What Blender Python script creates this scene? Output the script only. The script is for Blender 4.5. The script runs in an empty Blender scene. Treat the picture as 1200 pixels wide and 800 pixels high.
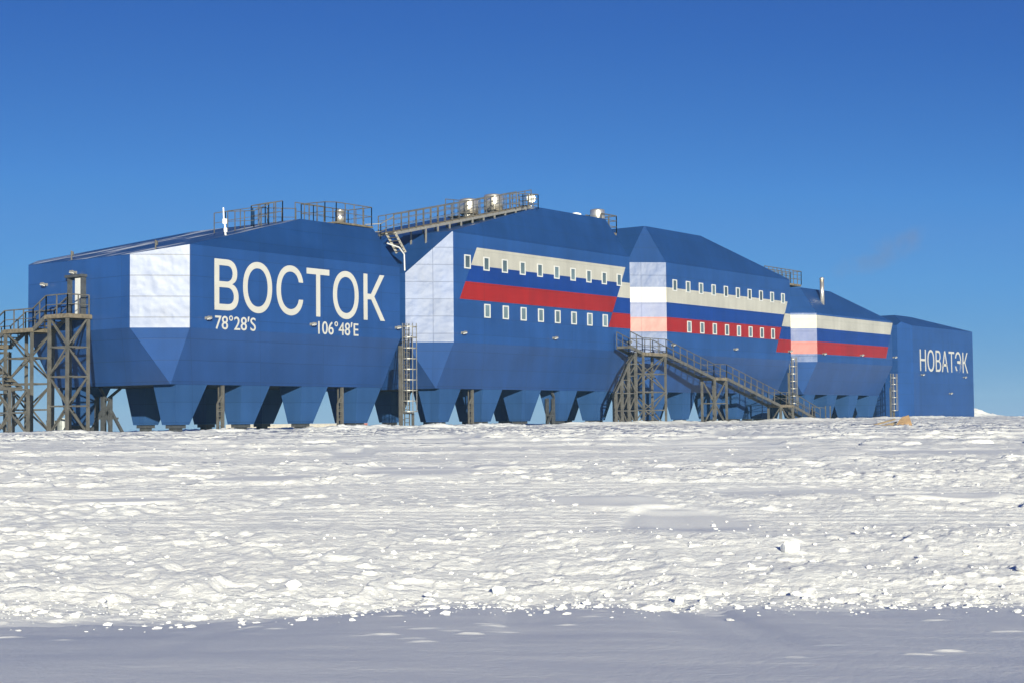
import bpy, bmesh, math, random
import numpy as np
from mathutils import Vector, Matrix

random.seed(7)
SC = bpy.context.scene
COL = SC.collection
EYE = 2.4                      # eye height above the lowest ground; heights below are given from the eye and lifted by EYE

# ------------------------------------------------------------------ camera
F_PX, PITCH, ROLL, YAW = 1831.4, 0.05005, -0.00966, 0.64214
CX, CY = -61.555, -69.464
fwd0 = Vector((math.cos(YAW), math.sin(YAW), 0)); rgt0 = Vector((math.sin(YAW), -math.cos(YAW), 0)); up0 = Vector((0, 0, 1))
cF = fwd0*math.cos(PITCH) + up0*math.sin(PITCH)
cU = up0*math.cos(PITCH) - fwd0*math.sin(PITCH)
cR2 = rgt0*math.cos(ROLL) + cU*math.sin(ROLL)
cU2 = cU*math.cos(ROLL) - rgt0*math.sin(ROLL)
cam_data = bpy.data.cameras.new('camera')
cam = bpy.data.objects.new('camera', cam_data); COL.objects.link(cam)
M = Matrix((cR2, cU2, -cF)).transposed().to_4x4(); M.translation = (CX, CY, EYE)
cam.matrix_world = M
cam_data.sensor_fit = 'HORIZONTAL'; cam_data.sensor_width = 36.0; cam_data.lens = F_PX*36.0/1200.0
cam_data.clip_start = 0.2; cam_data.clip_end = 20000
SC.camera = cam

# ------------------------------------------------------------------ light
SUN_EL = math.radians(12.3)
sx, sy = -0.685, -0.728                        # horizontal direction towards the sun
sn = math.hypot(sx, sy); sx /= sn; sy /= sn
world = bpy.data.worlds.new('World'); SC.world = world; world.use_nodes = True
wn = world.node_tree.nodes; wl = world.node_tree.links
bg = wn['Background']
sky = wn.new('ShaderNodeTexSky'); sky.sky_type = 'NISHITA'; sky.sun_disc = False
sky.sun_elevation = SUN_EL; sky.sun_rotation = math.atan2(sx, sy)
sky.altitude = 3500; sky.air_density = 0.6; sky.dust_density = 0.0; sky.ozone_density = 8.0
# camera-like tone response for the sky colours (same sky for view, light and reflections)
sc0 = wn.new('ShaderNodeVectorMath'); sc0.operation = 'SCALE'; sc0.inputs['Scale'].default_value = 0.05
wl.new(sky.outputs[0], sc0.inputs[0])
cv = wn.new('ShaderNodeRGBCurve'); wl.new(sc0.outputs[0], cv.inputs['Color'])
SKY_PTS = [[(0, 0), (0.0128, 0.041), (0.0188, 0.088), (0.0258, 0.112), (0.0560, 0.215), (0.0750, 0.270), (0.2, 0.42), (1, 0.7)],
           [(0, 0), (0.0535, 0.141), (0.0856, 0.265), (0.1176, 0.325), (0.2150, 0.405), (0.2430, 0.423), (0.5, 0.5), (1, 0.7)],
           [(0, 0), (0.1000, 0.320), (0.1997, 0.479), (0.3023, 0.655), (0.3900, 0.690), (0.5200, 0.640), (0.7, 0.62), (1, 0.7)]]
for ci, pts in enumerate(SKY_PTS):
    c = cv.mapping.curves[ci]
    c.points[0].location = pts[0]; c.points[1].location = pts[-1]
    for p in pts[1:-1]: c.points.new(*p)
    for p in c.points: p.handle_type = 'VECTOR'
cv.mapping.update()
sc1 = wn.new('ShaderNodeVectorMath'); sc1.operation = 'SCALE'; sc1.inputs['Scale'].default_value = 5.5
wl.new(cv.outputs[0], sc1.inputs[0]); wl.new(sc1.outputs[0], bg.inputs[0]); bg.inputs[1].default_value = 0.10
sun_d = bpy.data.lights.new('sun', 'SUN'); sun_d.energy = 5.0; sun_d.angle = math.radians(0.53); sun_d.color = (1.0, 0.945, 0.735)
sun = bpy.data.objects.new('sun', sun_d); COL.objects.link(sun)
ldir = Vector((-sx*math.cos(SUN_EL), -sy*math.cos(SUN_EL), -math.sin(SUN_EL)))
sun.rotation_euler = ldir.to_track_quat('-Z', 'Y').to_euler(); sun.location = (-60, -90, 60)
SC.view_settings.view_transform = 'Standard'; SC.view_settings.look = 'None'
SC.view_settings.gamma = 1; SC.view_settings.use_curve_mapping = False
SC.view_settings.exposure = 0.85
SC.render.engine = 'CYCLES'
SC.cycles.max_bounces = 6; SC.cycles.diffuse_bounces = 2

# ------------------------------------------------------------------ materials
def new_mat(name):
    m = bpy.data.materials.new(name); m.use_nodes = True
    return m, m.node_tree.nodes, m.node_tree.links, m.node_tree.nodes['Principled BSDF']

def clad(name, col, rough=0.40, spec=0.38, var=0.05, seam=0.74, streak=0.0, bump=0.25):
    """painted sheet cladding: long panels with thin seams, slight panel to panel tint, oil-canned sheet"""
    m, n, l, p = new_mat(name)
    tc = n.new('ShaderNodeNewGeometry')
    sp = n.new('ShaderNodeSeparateXYZ'); l.new(tc.outputs['Position'], sp.inputs[0])
    sub = n.new('ShaderNodeMath'); sub.operation = 'SUBTRACT'
    l.new(sp.outputs['X'], sub.inputs[0]); l.new(sp.outputs['Y'], sub.inputs[1])
    cb = n.new('ShaderNodeCombineXYZ'); l.new(sub.outputs[0], cb.inputs['X']); l.new(sp.outputs['Z'], cb.inputs['Y'])
    br = n.new('ShaderNodeTexBrick'); l.new(cb.outputs[0], br.inputs['Vector'])
    br.inputs['Scale'].default_value = 1.0; br.inputs['Brick Width'].default_value = 5.6; br.inputs['Row Height'].default_value = 1.22
    br.inputs['Mortar Size'].default_value = 0.022; br.inputs['Mortar Smooth'].default_value = 0.3; br.offset = 0.0
    c = Vector(col)
    br.inputs['Color1'].default_value = (*[x*(1-var) for x in col], 1)
    br.inputs['Color2'].default_value = (*[min(1, x*(1+var)) for x in col], 1)
    br.inputs['Mortar'].default_value = (*[x*seam for x in col], 1)
    # weathering
    nz = n.new('ShaderNodeTexNoise'); nz.inputs['Scale'].default_value = 0.35; nz.inputs['Detail'].default_value = 6
    l.new(tc.outputs['Position'], nz.inputs['Vector'])
    mr = n.new('ShaderNodeMapRange'); l.new(nz.outputs['Fac'], mr.inputs[0]); mr.inputs[1].default_value = 0.35; mr.inputs[2].default_value = 0.7
    mr.inputs[3].default_value = 0.90; mr.inputs[4].default_value = 1.10
    mx = n.new('ShaderNodeMix'); mx.data_type = 'RGBA'; mx.blend_type = 'MULTIPLY'; mx.inputs['Factor'].default_value = 1
    l.new(br.outputs['Color'], mx.inputs['A']); l.new(mr.outputs[0], mx.inputs['B'])
    mp0 = n.new('ShaderNodeMapping'); mp0.inputs['Scale'].default_value = (1.3, 0.07, 1.0); l.new(cb.outputs[0], mp0.inputs[0])
    n0 = n.new('ShaderNodeTexNoise'); n0.inputs['Scale'].default_value = 1.0; n0.inputs['Detail'].default_value = 6; l.new(mp0.outputs[0], n0.inputs['Vector'])
    r0 = n.new('ShaderNodeMapRange'); l.new(n0.outputs['Fac'], r0.inputs[0]); r0.inputs[1].default_value = 0.35; r0.inputs[2].default_value = 0.7; r0.inputs[3].default_value = 0.93; r0.inputs[4].default_value = 1.07
    mx0 = n.new('ShaderNodeMix'); mx0.data_type = 'RGBA'; mx0.blend_type = 'MULTIPLY'; mx0.inputs['Factor'].default_value = 1
    l.new(mx.outputs['Result'], mx0.inputs['A']); l.new(r0.outputs[0], mx0.inputs['B'])
    out = mx0.outputs['Result']
    if streak > 0:
        mp = n.new('ShaderNodeMapping'); mp.inputs['Scale'].default_value = (0.10, 0.8, 0.5)
        mp.inputs['Rotation'].default_value = (0, 0, math.radians(14))
        l.new(tc.outputs['Position'], mp.inputs[0])
        n2 = n.new('ShaderNodeTexNoise'); n2.inputs['Scale'].default_value = 1.1; n2.inputs['Detail'].default_value = 5; n2.inputs['Roughness'].default_value = 0.6
        l.new(mp.outputs[0], n2.inputs['Vector'])
        r2 = n.new('ShaderNodeMapRange'); l.new(n2.outputs['Fac'], r2.inputs[0]); r2.inputs[1].default_value = 0.53; r2.inputs[2].default_value = 0.68
        r2.inputs[3].default_value = 0; r2.inputs[4].default_value = streak
        m2 = n.new('ShaderNodeMix'); m2.data_type = 'RGBA'; l.new(r2.outputs[0], m2.inputs['Factor']); l.new(out, m2.inputs['A'])
        m2.inputs['B'].default_value = (0.75, 0.78, 0.82, 1); out = m2.outputs['Result']
    l.new(out, p.inputs['Base Color'])
    p.inputs['Roughness'].default_value = rough; p.inputs['Specular IOR Level'].default_value = spec
    # oil canning
    n3 = n.new('ShaderNodeTexNoise'); n3.inputs['Scale'].default_value = 0.9; n3.inputs['Detail'].default_value = 2
    l.new(tc.outputs['Position'], n3.inputs['Vector'])
    ad = n.new('ShaderNodeMath'); ad.operation = 'MULTIPLY_ADD'; l.new(br.outputs['Fac'], ad.inputs[0]); ad.inputs[1].default_value = -0.25; l.new(n3.outputs['Fac'], ad.inputs[2])
    bp = n.new('ShaderNodeBump'); bp.inputs['Strength'].default_value = bump; bp.inputs['Distance'].default_value = 0.05
    l.new(ad.outputs[0], bp.inputs['Height']); l.new(bp.outputs[0], p.inputs['Normal'])
    return m

def plain(name, col, rough=0.5, metal=0.0, spec=0.5, var=0.12, scale=3.0, bump=0.0):
    m, n, l, p = new_mat(name)
    tc = n.new('ShaderNodeTexCoord')
    nz = n.new('ShaderNodeTexNoise'); nz.inputs['Scale'].default_value = scale; nz.inputs['Detail'].default_value = 5
    l.new(tc.outputs['Object'], nz.inputs['Vector'])
    cr = n.new('ShaderNodeValToRGB'); l.new(nz.outputs['Fac'], cr.inputs[0])
    cr.color_ramp.elements[0].position = 0.3; cr.color_ramp.elements[1].position = 0.7
    cr.color_ramp.elements[0].color = (*[x*(1-var) for x in col], 1); cr.color_ramp.elements[1].color = (*[min(1, x*(1+var)) for x in col], 1)
    l.new(cr.outputs[0], p.inputs['Base Color'])
    p.inputs['Roughness'].default_value = rough; p.inputs['Metallic'].default_value = metal; p.inputs['Specular IOR Level'].default_value = spec
    if bump:
        bp = n.new('ShaderNodeBump'); bp.inputs['Strength'].default_value = bump; bp.inputs['Distance'].default_value = 0.03
        l.new(nz.outputs['Fac'], bp.inputs['Height']); l.new(bp.outputs[0], p.inputs['Normal'])
    return m

BLUE = (0.0108, 0.0475, 0.174)
MT = {}
MT['blue'] = clad('blue_cladding', BLUE)
MT['blue_roof_shade'] = clad('blue_cladding_roof_shaded', (0.0088, 0.040, 0.146))  # wall blue darkened in the colour for the roof's tilt to the light
MT['blue_snowy'] = clad('blue_roof_with_snow_streaks', (0.0085, 0.040, 0.138), streak=0.85)  # same darkened roof blue as base, with lying snow in streaks
MT['flag_white'] = clad('cream_white_paint', (0.315, 0.310, 0.288), var=0.03, seam=0.85)
MT['flag_blue'] = clad('flag_blue_paint', (0.003, 0.027, 0.165), var=0.05, seam=0.7)
MT['flag_red'] = clad('flag_red_paint', (0.212, 0.007, 0.004), var=0.05, seam=0.7)
MT['letter'] = plain('letter_white_paint', (0.385, 0.384, 0.372), 0.5, var=0.04, scale=1.0)
MT['frame'] = plain('white_window_frame', (0.44, 0.45, 0.46), 0.4, var=0.03)
MT['soffit'] = plain('shade_blue_underside', (0.004, 0.010, 0.028), 0.7, var=0.15, spec=0.1)  # near-black colour paints in the shade under the floor
MT['blue_leg'] = clad('blue_leg_cladding', (0.019, 0.058, 0.165), rough=0.6, spec=0.08)
# the corner sheets: same paints, smoother and more wavy sheet that catches the low sun
MT['corner_first'] = clad('blue_corner_sheet', BLUE, rough=0.45, spec=0.80, bump=0.8, seam=0.3)
MT['corner'] = clad('blue_corner_sheet_wavy', BLUE, rough=0.48, spec=0.68, bump=1.0)
MT['corner_flag_white'] = clad('cream_corner_sheet', (0.30, 0.295, 0.265), rough=0.46, spec=0.85, var=0.03, seam=0.85, bump=0.4)
MT['corner_flag_blue'] = clad('flag_blue_corner_sheet', (0.004, 0.030, 0.17), rough=0.46, spec=0.85, var=0.05, seam=0.8, bump=0.4)
MT['corner_flag_red'] = clad('flag_red_corner_sheet', (0.27, 0.02, 0.018), rough=0.46, spec=0.85, var=0.05, seam=0.8, bump=0.4)
MT['glass'] = plain('dark_window_glass', (0.10, 0.145, 0.175), 0.15, var=0.3, scale=0.6)
MT['steel'] = plain('weathered_galvanised_steel', (0.105, 0.101, 0.094), 0.55, metal=0.3, var=0.3, scale=2.0)
MT['grate'] = plain('rusty_step_grating', (0.14, 0.118, 0.088), 0.7, metal=0.2, var=0.4, scale=4.0)
MT['bright'] = plain('bright_galvanised_steel', (0.25, 0.245, 0.235), 0.45, metal=0.4, var=0.15, scale=4)
MT['inox'] = plain('polished_stainless_steel', (0.66, 0.62, 0.56), 0.36, metal=0.85, var=0.08, scale=3)
MT['dark'] = plain('dark_steel', (0.06, 0.065, 0.075), 0.6, metal=0.3, var=0.3)
MT['white'] = plain('white_enamel', (0.80, 0.80, 0.78), 0.35, var=0.05)
MT['wood'] = plain('raw_plywood', (0.22, 0.14, 0.075), 0.7, var=0.25, scale=5)
MT['plank'] = plain('weathered_plank', (0.17, 0.125, 0.075), 0.8, var=0.3, scale=5)
MT['crate'] = plain('faded_crate', (0.33, 0.22, 0.18), 0.8, var=0.2)
MT['container'] = plain('pale_container_paint', (0.42, 0.40, 0.37), 0.6, var=0.12)
MT['container_red'] = plain('faded_red_container_paint', (0.33, 0.13, 0.11), 0.6, var=0.2)
MT['drum'] = plain('grey_drum_paint', (0.22, 0.24, 0.25), 0.5, metal=0.2, var=0.2)

g_ = MT['glass'].node_tree; oi_ = g_.nodes.new('ShaderNodeObjectInfo'); mr_ = g_.nodes.new('ShaderNodeMapRange')  # random tint per pane stands in for differing reflections in the glass
g_.links.new(oi_.outputs['Random'], mr_.inputs[0]); mr_.inputs[3].default_value = 0.45; mr_.inputs[4].default_value = 1.35
mg_ = g_.nodes.new('ShaderNodeMix'); mg_.data_type = 'RGBA'; mg_.blend_type = 'MULTIPLY'; mg_.inputs['Factor'].default_value = 1
b_ = g_.nodes['Principled BSDF']; src_ = b_.inputs['Base Color'].links[0].from_socket
g_.links.new(src_, mg_.inputs['A']); g_.links.new(mr_.outputs[0], mg_.inputs['B']); g_.links.new(mg_.outputs['Result'], b_.inputs['Base Color'])

def snow_mat(name, detail=True):
    m, n, l, p = new_mat(name)
    g = n.new('ShaderNodeNewGeometry')
    nz = n.new('ShaderNodeTexNoise'); nz.inputs['Scale'].default_value = 0.6; nz.inputs['Detail'].default_value = 8
    l.new(g.outputs['Position'], nz.inputs['Vector'])
    cr = n.new('ShaderNodeValToRGB'); l.new(nz.outputs['Fac'], cr.inputs[0])
    cr.color_ramp.elements[0].position = 0.3; cr.color_ramp.elements[1].position = 0.7
    cr.color_ramp.elements[0].color = (0.79, 0.80, 0.80, 1); cr.color_ramp.elements[1].color = (0.86, 0.86, 0.84, 1)
    l.new(cr.outputs[0], p.inputs['Base Color'])
    p.inputs['Roughness'].default_value = 0.55; p.inputs['Specular IOR Level'].default_value = 0.3
    p.inputs['Subsurface Weight'].default_value = 0.25; p.inputs['Subsurface Radius'].default_value = (0.06, 0.055, 0.05); p.inputs['Subsurface Scale'].default_value = 1.0
    # crumbly surface
    n1 = n.new('ShaderNodeTexNoise'); n1.inputs['Scale'].default_value = 16; n1.inputs['Detail'].default_value = 7; n1.inputs['Roughness'].default_value = 0.65
    l.new(g.outputs['Position'], n1.inputs['Vector'])
    bp = n.new('ShaderNodeBump'); bp.inputs['Strength'].default_value = 0.8; bp.inputs['Distance'].default_value = 0.03
    at = n.new('ShaderNodeAttribute'); at.attribute_name = 'rough'; at.attribute_type = 'GEOMETRY'
    ml = n.new('ShaderNodeMath'); ml.operation = 'MULTIPLY'; l.new(n1.outputs['Fac'], ml.inputs[0])
    if detail: l.new(at.outputs['Fac'], ml.inputs[1])
    else: ml.inputs[1].default_value = 0.6
    l.new(ml.outputs[0], bp.inputs['Height']); l.new(bp.outputs[0], p.inputs['Normal'])
    return m
MT['snow'] = snow_mat('wind_packed_snow')
MT['snow_lump'] = snow_mat('broken_snow', False)

# ------------------------------------------------------------------ helpers
class MB:
    """collects boxes, bars and tubes in world coordinates; build() links them as one mesh object"""
    def __init__(s): s.v = []; s.f = []
    def add(s, vs, fs):
        o = len(s.v); s.v += [Vector(v) for v in vs]; s.f += [tuple(i+o for i in f) for f in fs]; return s
    def box(s, a, b):
        (x0, y0, z0), (x1, y1, z1) = a, b
        return s.add([(x0,y0,z0),(x1,y0,z0),(x1,y1,z0),(x0,y1,z0),(x0,y0,z1),(x1,y0,z1),(x1,y1,z1),(x0,y1,z1)],
                     [(0,3,2,1),(4,5,6,7),(0,1,5,4),(1,2,6,5),(2,3,7,6),(3,0,4,7)])
    def bar(s, a, b, w, h=None):
        a, b = Vector(a), Vector(b); h = h or w; d = b-a
        if d.length < 1e-6: return s
        d.normalize(); u = d.cross(Vector((0,0,1)))
        u = Vector((1,0,0)) if u.length < 1e-3 else u.normalized()
        v = u.cross(d); u = u*w/2; v = v*h/2
        return s.add([a-u-v,a+u-v,a+u+v,a-u+v,b-u-v,b+u-v,b+u+v,b-u+v],
                     [(0,3,2,1),(4,5,6,7),(0,1,5,4),(1,2,6,5),(2,3,7,6),(3,0,4,7)])
    def tube(s, a, b, r, n=8, r2=None):
        a, b = Vector(a), Vector(b); r2 = r if r2 is None else r2; d = (b-a).normalized()
        u = d.cross(Vector((0,0,1))); u = Vector((1,0,0)) if u.length < 1e-3 else u.normalized(); v = u.cross(d)
        vs = []
        for k in range(n):
            t = 2*math.pi*k/n; e = u*math.cos(t)+v*math.sin(t); vs += [a+e*r, b+e*r2]
        fs = [(2*k, 2*((k+1) % n), 2*((k+1) % n)+1, 2*k+1) for k in range(n)]
        fs += [tuple(2*k for k in range(n))[::-1], tuple(2*k+1 for k in range(n))]
        return s.add(vs, fs)
    def prism(s, pts, off):
        """flat polygon thickened by the vector off"""
        n = len(pts); off = Vector(off); P = [Vector(p) for p in pts]
        return s.add(P + [p+off for p in P], [tuple(range(n))[::-1], tuple(range(n, 2*n))] + [(k, (k+1) % n, (k+1) % n+n, k+n) for k in range(n)])
    def build(s, name, mat, parent=None, smooth=False):
        me = bpy.data.meshes.new(name)
        o0 = Vector((0,0,0))
        if parent is not None: o0 = world_loc(parent)
        me.from_pydata([v-o0 for v in s.v], [], s.f); 
        bm = bmesh.new(); bm.from_mesh(me); bmesh.ops.recalc_face_normals(bm, faces=bm.faces); bm.to_mesh(me); bm.free()
        me.materials.append(mat)
        if smooth:
            for p in me.polygons: p.use_smooth = True
        ob = bpy.data.objects.new(name, me); COL.objects.link(ob)
        if parent is not None: ob.parent = parent
        return ob
def world_loc(o):
    v = Vector((0,0,0))
    while o is not None: v += o.location; o = o.parent
    return v
def thing(name, label, cat, loc=(0,0,0), group=None):
    o = bpy.data.objects.new(name, None); COL.objects.link(o); o.location = loc; o.empty_display_size = 0.5
    o['label'] = label; o['category'] = cat
    if group: o['group'] = group
    return o
def tag(o, label, cat, group=None):
    o['label'] = label; o['category'] = cat
    if group: o['group'] = group
    return o
def recentre(o):
    """move a top level mesh's origin to the base of its bounds"""
    me = o.data; vs = [v.co.copy() for v in me.vertices]
    c = Vector(((min(v.x for v in vs)+max(v.x for v in vs))/2, (min(v.y for v in vs)+max(v.y for v in vs))/2, min(v.z for v in vs)))
    me.transform(Matrix.Translation(-c)); o.location = o.location + c
    return o
def copy_part(o, parent, delta):
    c = o.copy(); COL.objects.link(c); c.parent = parent; c.location = o.location + Vector(delta)
    for ch in o.children:
        g = ch.copy(); COL.objects.link(g); g.parent = c
    return c
H = lambda h: h + EYE

# ------------------------------------------------------------------ snow ground
def hsh(ix, iy, seed):
    h = (ix.astype(np.int64)*374761393 + iy.astype(np.int64)*668265263 + seed*974634777) & 0xffffffff
    h = ((h ^ (h >> 13))*1274126177) & 0xffffffff
    h = ((h ^ (h >> 16))*2246822519) & 0xffffffff
    return ((h ^ (h >> 15)) & 0xffffff)/16777215.0
def vn(x, y, seed):
    ix = np.floor(x); iy = np.floor(y); fx = x-ix; fy = y-iy
    fx = fx*fx*fx*(fx*(fx*6-15)+10); fy = fy*fy*fy*(fy*(fy*6-15)+10)
    a = hsh(ix, iy, seed); b = hsh(ix+1, iy, seed); c = hsh(ix, iy+1, seed); d = hsh(ix+1, iy+1, seed)
    return (a+(b-a)*fx)*(1-fy) + (c+(d-c)*fx)*fy - 0.5
def sstep(a, b, x):
    t = np.clip((x-a)/(b-a), 0, 1); return t*t*(3-2*t)
def worley(x, y, seed):
    ix = np.floor(x); iy = np.floor(y); best = np.full(x.shape, 9.0); val = np.zeros(x.shape)
    for dx in (-1, 0, 1):
        for dy in (-1, 0, 1):
            px = ix+dx+hsh(ix+dx, iy+dy, seed); py = iy+dy+hsh(ix+dx, iy+dy, seed+1)
            q = (px-x)**2+(py-y)**2; w = q < best
            val = np.where(w, hsh(ix+dx, iy+dy, seed+2), val); best = np.where(w, q, best)
    return np.sqrt(best), val
# smooth wind-scoured patches: (distance, sideways, half length across, half depth)
SMOOTH = [(20.7, 2.4, 0.75, 1.25), (33, -2.0, 1.0, 3.2), (41, -4.25, 0.5, 2.5), (33.5, -0.36, 0.5, 1.4), (61, 8.7, 1.1, 6), (23.4, 1.28, 0.65, 0.8), (25.4, 4.4, 0.95, 0.7), (25, -6.2, 0.7, 0.6), (24, 6.6, 0.7, 0.7), (46, 6.0, 1.4, 3.5), (52, -11, 1.5, 4), (70, 2.5, 1.6, 7), (29, -4.6, 0.8, 0.8), (57, -3.0, 1.3, 4), (38, 10.5, 1.2, 1.6)]
def ground(x, y):
    """height above world zero and roughness, numpy arrays"""
    rx = x-CX; ry = y-CY
    d = rx*fwd0.x + ry*fwd0.y; s = rx*rgt0.x + ry*rgt0.y
    r = np.sqrt(rx*rx+ry*ry)
    pad = -0.52 + 0.0027*np.clip(x, 0, 115) - 0.0012*np.clip(x-130, 0, 110)
    edge = 14.35 + 0.10*s*0 + 0.9*vn(s*0.22, s*0+1, 4) + 0.5*vn(s*0.45, s*0+3, 5) + 0.5*vn(s*1.3, s*0+8, 6) + 0.25*vn(s*4, s*0, 9)
    near = np.interp(d-(edge-14.35)*np.clip((d-8)/6, 0, 1)*(1-sstep(17, 30, d)), [-50, 0, 3, 5.5, 14.2, 15.2, 18, 22, 30, 45, 60, 80], [-1.5, -1.45, -1.22, -1.10, -1.742, -1.68, -1.50, -1.29, -0.99, -0.70, -0.58, -0.48])
    t = sstep(60, 95, d)
    under = sstep(0.5, 3, y)*sstep(-6, -2, x)*(1-sstep(128, 134, x))*(1-sstep(15, 22, y))   # calm ground below the station
    z = near*(1-t) + pad*t
    z = z - 0.32*under
    z = z - 0.0095*np.clip(y-9, 0, 5000)*sstep(9, 30, y)*(1-sstep(112, 135, x)*(1-sstep(20, 60, y)))     # the pad falls away behind the station
    rough = sstep(edge-0.25, edge+0.6, d)
    far = 1-sstep(150, 600, r)
    sm = np.zeros_like(x)
    for (pd, ps, hs, hd) in SMOOTH:
        hs *= 1.35; hd *= 1.45
        e = ((s-ps + 0.22*(d-pd)*hs/hd)/hs)**2 + ((d-pd)/hd)**2 + 0.9*vn(s*0.9/hs, d*0.9/hd, 31)
        m = 1-sstep(0.55, 1.05, e); sm = np.maximum(sm, m)
        z = z - m*0.020*(np.clip(d-pd, -hd, hd)+0.6*hd)
    amp = rough*far*(1-0.85*under)
    # drifts
    z = z + amp*(0.13*vn(s*0.06, d*0.08, 11) + 0.055*vn(s*0.12, d*0.2, 12) + 0.030*vn(s*0.25+d*0.1, d*0.5, 13))
    k = amp*(1-0.985*sm)*(0.55+0.45*sstep(-0.25, 0.2, vn(s*0.11+7, d*0.09, 14)))
    # packed lanes where vehicles drove, lying across the view, and the churned ridge at the near edge
    lw = d + 0.06*s + 1.2*vn(s*0.06, d*0.05, 121)
    lane = sstep(0.02, 0.16, vn(s*0.03, lw*0.42, 122) + 0.5*vn(s*0.02+5, lw*0.13, 123))*sstep(17, 19, d)
    k = k*(1-0.58*lane)*(1+0.35*sstep(35, 70, d))*(1+0.15*(1-sstep(16.2, 18.2, d)))
    z = z - amp*0.045*lane - amp*lane*(1-sm)*0.006*np.sin(2*math.pi*lw/0.31 + 2*vn(s*0.3, d*0.3, 124))*(1-sstep(28, 40, d))
    # shingled crust: low ramps that rise away and break off, at two sizes
    def saw(lam, w1, w2, sd):
        ph = d/lam + 1.6*vn(s*w1, d*w1*0.7, sd) + 0.55*vn(s*w2, d*w2, sd+1)
        f = ph-np.floor(ph); return np.minimum(f, (1-f)*9.0)*lam
    z = z + k*((0.050+0.045*sstep(22, 50, d))*saw(2.1, 0.45, 1.6, 101) - 0.10 - 0.05*sstep(35, 70, d) + 0.052*saw(0.55, 1.1, 3.6, 103)*(0.4+1.2*np.clip(vn(s*0.3, d*0.3, 105)+0.4, 0, 1)))
    # fine crumbly grain, small clods and pits
    z = z + k*(0.012*np.abs(vn(s*1.9, d*2.0, 16)) + 0.018*vn(s*4.1, d*4.2, 17) + 0.016*vn(s*9, d*9, 18) + 0.012*vn(s*19, d*19, 19)*(1-sstep(25, 45, d)) + 0.05*(vn(s*2.3+5, d*2.1, 25)+0.1)*sstep(30, 60, d))
    z = z - k*0.034*sstep(0.24, 0.38, vn(s*4.5+3, d*4.5, 20))*(1-sstep(35, 60, d))
    w, v = worley(s*1.7, d*1.7, 21)
    z = z + k*np.where(v > 0.90, (v-0.84)*0.26, 0)*(1-sstep(0.22, 0.34, w))
    w, v = worley(s*4.3+9, d*4.3, 24)
    z = z + k*np.where(v > 0.70, (v-0.62)*0.085, 0)*(1-sstep(0.26, 0.40, w))*(1-sstep(22, 40, d))
    # plough windrows, lying across the view
    for (d0, sl, a, wd, s0, s1) in [(23.5, 0.05, 0.20, 0.5, -2.0, 14), (19.2, -0.03, 0.16, 0.45, -1.5, 9), (16.0, 0.02, 0.13, 0.5, -9, 9), (33.5, 0.10, 0.2, 0.7, 4, 20), (26, -0.04, 0.14, 0.6, -12, -1), (21.5, 0.1, 0.12, 0.5, -10, -2)]:
        c = d0 + sl*s + 0.7*vn(s*0.3, s*0+d0, 41)
        z = z + amp*0.27*a*np.exp(-((d-c)/(1.3*wd))**2)*sstep(s0, s0+2.5, s)*(1-sstep(s1-2.5, s1, s))*(1+1.2*vn(s*1.2, d*1.2, 43))
    # crawler track prints
    for (d0, sl, wd, s0, s1, ph) in [(29.5, -0.35, 0.9, 3.5, 9.5, 0), (25.5, 0.10, 0.55, -1, 9, 1), (21.0, -0.25, 0.6, 3, 9, 2), (36, 0.25, 0.7, -12, 4, 0.6), (24.5, 0.3, 0.5, -8, -3, 2.5), (44, -0.2, 0.8, 2, 16, 0.2)]:
        c = d0 + sl*s + 0.4*vn(s*0.15, s*0+d0, 51)
        m = (1-sstep(wd*0.7, wd, np.abs(d-c)))*sstep(s0, s0+1, s)*(1-sstep(s1-1, s1, s))
        z = z + amp*m*0.011*np.sin(2*math.pi*((s+0.6*(d-c))/0.34) + ph)
    # fringe of crumbs in front of the bank and wind ripples on the flat foreground
    fl = (1-rough)*(d > 2)
    z = z + fl*(0.035*vn(s*0.22, d*0.3, 61) + 0.016*vn(s*0.6+d*0.35, d*0.9, 62) + 0.0045*vn(s*1.6+d*1.2, d*3, 63) + 0.0012*vn(s*9, d*14, 64))
    w, v = worley(s*2.0+0.6*d, d*4.5, 67)
    z = z + fl*np.where(v > 0.88, (v-0.84)*0.085, 0)*(1-sstep(0.04, 0.30, w+0.22*vn(s*7, d*16, 69)))*sstep(-0.12, 0.1, vn(s*0.35+3, d*0.45, 68))
    # low ridge of ploughed snow along the feet of the station
    rg = np.exp(-((y+2.8)/1.6)**2)*sstep(-25, -12, x)*(1-sstep(104, 112, x))
    z = z + rg*(0.15+0.28*np.maximum(0, vn(x*0.16, y*0.1, 71)) + 0.12*vn(x*0.9, y*0.8, 72))
    z = z + 0.16*np.exp(-((x-19.6)/1.3)**2-((y+2.2)/1.2)**2) + 0.10*np.exp(-((x-27)/1.0)**2-((y+2.2)/1.2)**2)
    rg2 = np.exp(-((y+1.2)/0.8)**2)*sstep(104, 108, x)*(1-sstep(126, 131, x))
    z = z + rg2*(0.05+0.2*np.maximum(0, vn(x*0.5, y*0.2, 74)))
    # heap of snow beyond the far end
    z = z + 1.3*np.exp(-((x-147)/3.2)**2-((y-9)/3.5)**2)*(1+0.7*vn(x*0.5, y*0.5, 75)) + 0.4*np.exp(-((x-151)/4.0)**2-((y-9)/4.0)**2)
    # long swells far away
    z = z + (1-far)*0.25*vn(x*0.004, y*0.004, 77)
    return z + EYE, np.clip(rough*(1-0.85*sm), 0.30, 1)*np.clip(far, 0.3, 1)

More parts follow.
